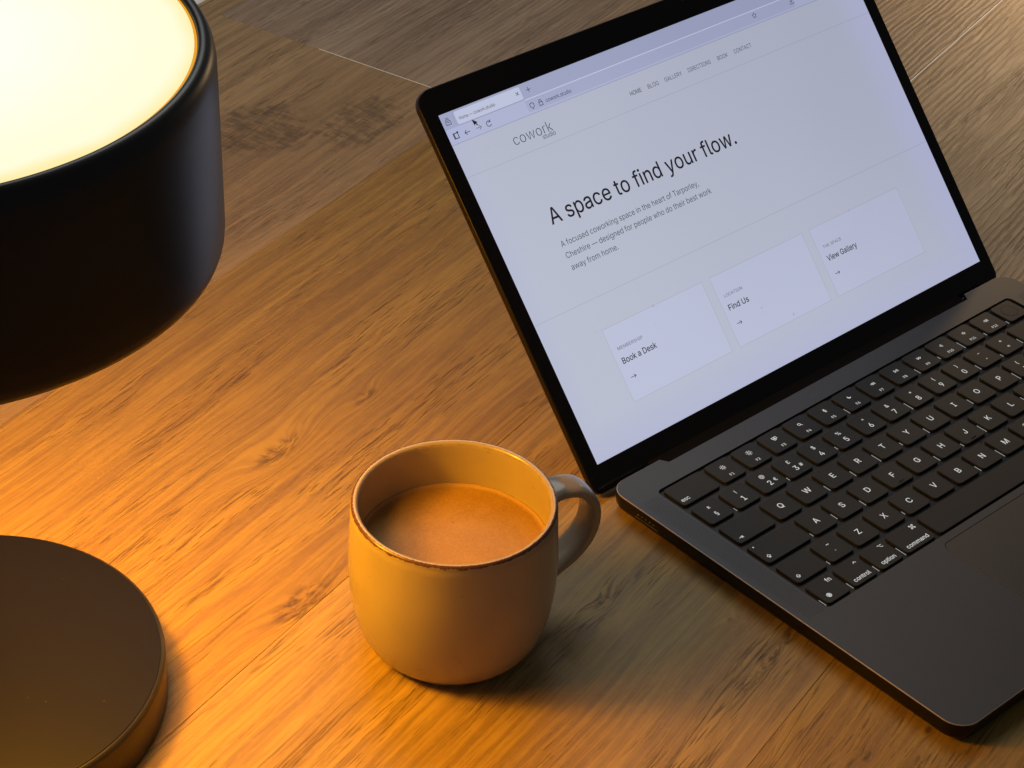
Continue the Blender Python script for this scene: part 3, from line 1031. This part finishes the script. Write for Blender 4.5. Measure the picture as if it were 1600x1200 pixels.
M_page = shade_glow('page_white', (0.485, 0.515, 0.625))
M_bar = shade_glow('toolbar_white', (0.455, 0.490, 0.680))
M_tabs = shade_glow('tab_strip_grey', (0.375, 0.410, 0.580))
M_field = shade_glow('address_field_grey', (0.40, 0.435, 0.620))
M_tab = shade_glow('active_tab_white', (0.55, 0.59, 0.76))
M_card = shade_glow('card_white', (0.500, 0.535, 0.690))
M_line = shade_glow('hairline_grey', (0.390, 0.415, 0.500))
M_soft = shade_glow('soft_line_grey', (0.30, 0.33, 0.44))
M_ink = glow('screen_ink_black', (0.010, 0.010, 0.016), 1.0)
M_gray = glow('screen_ink_grey', (0.052, 0.055, 0.072), 1.0)
M_mid = glow('screen_ink_mid', (0.105, 0.112, 0.145), 1.0)
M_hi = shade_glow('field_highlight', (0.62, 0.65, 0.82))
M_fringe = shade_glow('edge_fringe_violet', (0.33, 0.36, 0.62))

v, f = loft([[dp(x, y, 0.0) for x, y in rrect(0, 0, 302.4, 196.4, 0.01, 1)], [dp(x, y, 0.08) for x, y in rrect(0, 0, 302.4, 196.4, 0.01, 1)]])
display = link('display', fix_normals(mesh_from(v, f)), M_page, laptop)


def flat(name, vf, m, lift):
    v, f = vf
    return link(name, mesh_from([dp(x, y, lift) for x, y in v], f), m, display)


def rect(name, x0, y0, x1, y1, m, lift, r=0.0):
    return flat(name, polys2d([rrect(x0, y0, x1, y1, r, 4) if r else [(x0, y0), (x1, y0), (x1, y1), (x0, y1)]]), m, lift)


def frame(name, x0, y0, x1, y1, w, m, lift):
    return flat(name, strokes([[(x0, y0), (x1, y0), (x1, y1), (x0, y1), (x0, y0)]], w), m, lift)


# browser chrome
rect('tab_strip', 0, 187.8, 302.4, 196.4, M_tabs, 0.12)
rect('toolbar', 0, 179.5, 302.4, 187.8, M_bar, 0.12)
rect('toolbar_edge', 0, 179.3, 302.4, 179.6, M_soft, 0.15)
rect('address_field', 52.0, 180.6, 252.0, 187.4, M_field, 0.15, 1.2)
rect('field_highlight', 52.6, 187.3, 251.6, 187.75, M_hi, 0.18)
rect('active_tab', 8.9, 188.3, 52.4, 195.4, M_tab, 0.15, 1.2)
rect('tab_divider', 7.5, 188.6, 7.75, 196.0, M_soft, 0.15)
rect('tab_shadow', 9.6, 187.9, 52.0, 188.25, M_soft, 0.17)


def dtext(name, s, cap, x0, x1, y, m=M_gray, heavy=0.0):
    text(name, s, cap, (x0, x1, y), m, display, lambda a, b: dp(a, b, 0.22), heavy)


dtext('tab_title', 'Home — cowork.studio', 1.75, 10.8, 34.3, 190.5, M_ink)
dtext('address_text', 'cowork.studio', 2.1, 64.6, 82.2, 182.4, M_ink)
ic = []
flat('close_icon', strokes([[(49.0, 191.3), (50.6, 192.9)], [(49.0, 192.9), (50.6, 191.3)]], 0.32), M_ink, 0.22)
flat('new_tab_icon', strokes([[(56.0, 192.2), (58.6, 192.2)], [(57.3, 190.9), (57.3, 193.5)]], 0.3), M_ink, 0.22)
flat('archive_icon', strokes([[(2.1, 190.1), (5.1, 190.1), (5.1, 192.1), (2.1, 192.1), (2.1, 190.1)], [(2.4, 192.9), (4.8, 192.9)], [(2.8, 193.6), (4.4, 193.6)], [(3.0, 191.3), (4.2, 191.3)]], 0.32), M_gray, 0.22)
flat('sidebar_icon', strokes([[(3.3, 182.1), (6.1, 182.1), (6.1, 184.9), (3.3, 184.9), (3.3, 182.1)], [(3.8, 182.1), (3.8, 184.9)]], 0.42), M_ink, 0.22)
flat('sidebar_badge', polys2d(disc2d(6.2, 185.1, 0.55, 10)), M_ink, 0.23)
flat('back_icon', strokes([[(10.2, 183.2), (13.4, 183.2)], [(11.5, 184.4), (10.2, 183.2), (11.5, 182.0)]], 0.34), M_ink, 0.22)
flat('forward_icon', strokes([[(17.8, 183.2), (21.0, 183.2)], [(19.7, 184.4), (21.0, 183.2), (19.7, 182.0)]], 0.3), M_mid, 0.22)
flat('reload_icon', strokes([ring_pts(26.0, 183.2, 1.45, 14, 40, 330), [(27.3, 185.0), (27.2, 183.9), (26.0, 184.0)]], 0.34), M_ink, 0.22)
flat('shield_icon', strokes([[(54.1, 184.6), (55.4, 185.1), (56.7, 184.6), (56.6, 183.2), (55.4, 181.8), (54.2, 183.2), (54.1, 184.6)]], 0.32), M_ink, 0.22)
flat('lock_icon', strokes([[(60.0, 182.0), (62.2, 182.0), (62.2, 183.8), (60.0, 183.8), (60.0, 182.0)], [(60.4, 183.8)] + ring_pts(61.1, 184.3, 0.75, 8, 180, 0) + [(61.8, 183.8)]], 0.32), M_ink, 0.22)
star = []
for q in range(11):
    a = math.radians(90 + 36 * q); r_ = 1.6 if q % 2 == 0 else 0.85
    star.append((220.4 + r_ * math.cos(a), 184.5 + r_ * math.sin(a)))
flat('bookmark_star', strokes([star], 0.3), M_gray, 0.22)
flat('download_icon', strokes([[(250.2, 186.2), (250.2, 183.8)], [(249.2, 184.7), (250.2, 183.7), (251.2, 184.7)], [(248.8, 183.5), (248.8, 182.8), (251.6, 182.8), (251.6, 183.5)]], 0.32), M_gray, 0.22)
flat('mouse_cursor', polys2d([[(17.2, 188.5), (17.5, 184.9), (18.35, 185.7), (18.95, 184.5), (19.6, 184.8), (19.0, 185.95), (20.1, 186.0)]]), M_ink, 0.26)

# page
dtext('logo_text', 'cowork', 5.7, 35.2, 61.6, 167.4, M_ink, -0.011)
dtext('logo_subtext', 'studio', 2.5, 53.2, 61.9, 164.9, M_gray)
for s, a, b in (('HOME', 117.1, 125.2), ('BLOG', 130.0, 137.9), ('GALLERY', 142.6, 155.4), ('DIRECTIONS', 160.2, 177.3), ('BOOK', 182.8, 190.7), ('CONTACT', 195.7, 209.3)):
    dtext('menu_text', s, 2.35, a, b, 168.6, M_ink if s == 'HOME' else M_gray)
rect('header_rule', 0, 161.3, 302.4, 161.58, M_line, 0.14)
rect('section_rule', 0, 77.9, 302.4, 78.18, M_line, 0.14)
dtext('headline_text', 'A space to find your flow.', 8.7, 36.0, 170.9, 122.0, M_ink, 0.005)
for s, a, b, y in (('A focused coworking space in the heart of Tarporley,', 35.6, 134.3, 109.3), ('Cheshire — designed for people who do their best work', 35.6, 140.3, 102.8), ('away from home.', 35.7, 68.0, 96.1)):
    dtext('paragraph_text', s, 3.15, a, b, y, M_gray)
for x0, x1, s1, e1, s2, e2 in ((36.7, 108.6, 'MEMBERSHIP', 58.4, 'Book a Desk', 64.5), (114.5, 186.4, 'LOCATION', 132.2, 'Find Us', 133.2), (192.3, 265.6, 'THE SPACE', 211.4, 'View Gallery', 220.0)):
    rect('card', x0, 19.9, x1, 61.1, M_card, 0.13)
    frame('card_border', x0, 19.9, x1, 61.1, 0.26, M_line, 0.16)
    dtext('card_heading', s1, 1.75, x0 + 4.2, e1, 47.9, M_mid)
    dtext('card_title', s2, 3.2, x0 + 3.8, e2, 40.3, M_ink, 0.008)
    flat('card_arrow', strokes([[(x0 + 4.6, 32.2), (x0 + 8.1, 32.2)], [(x0 + 6.9, 33.1), (x0 + 8.1, 32.2), (x0 + 6.9, 31.3)]], 0.3), M_ink, 0.22)
# dust on the glass
random.seed(11)
V = []; F = []
for q in range(34):
    cx, cy, rr_ = random.uniform(8, 294), random.uniform(6, 175), random.uniform(0.12, 0.32)
    i = len(V); V += ring_pts(cx, cy, rr_, 6)[:-1]; F.append(tuple(range(i, i + 6)))
for cx, cy, rx, ry in ((73.0, 61.0, 0.5, 0.9), (157.5, 22.6, 0.45, 1.1), (225.0, 61.2, 0.5, 0.6), (139.0, 34.0, 0.5, 0.5)):
    i = len(V); V += ring_pts(cx, cy, rx, 8, ry=ry)[:-1]; F.append(tuple(range(i, i + 8)))
o = flat('screen_dust', (V, F), M_line, 0.24)
o['kind'] = 'stuff'

flush_text()
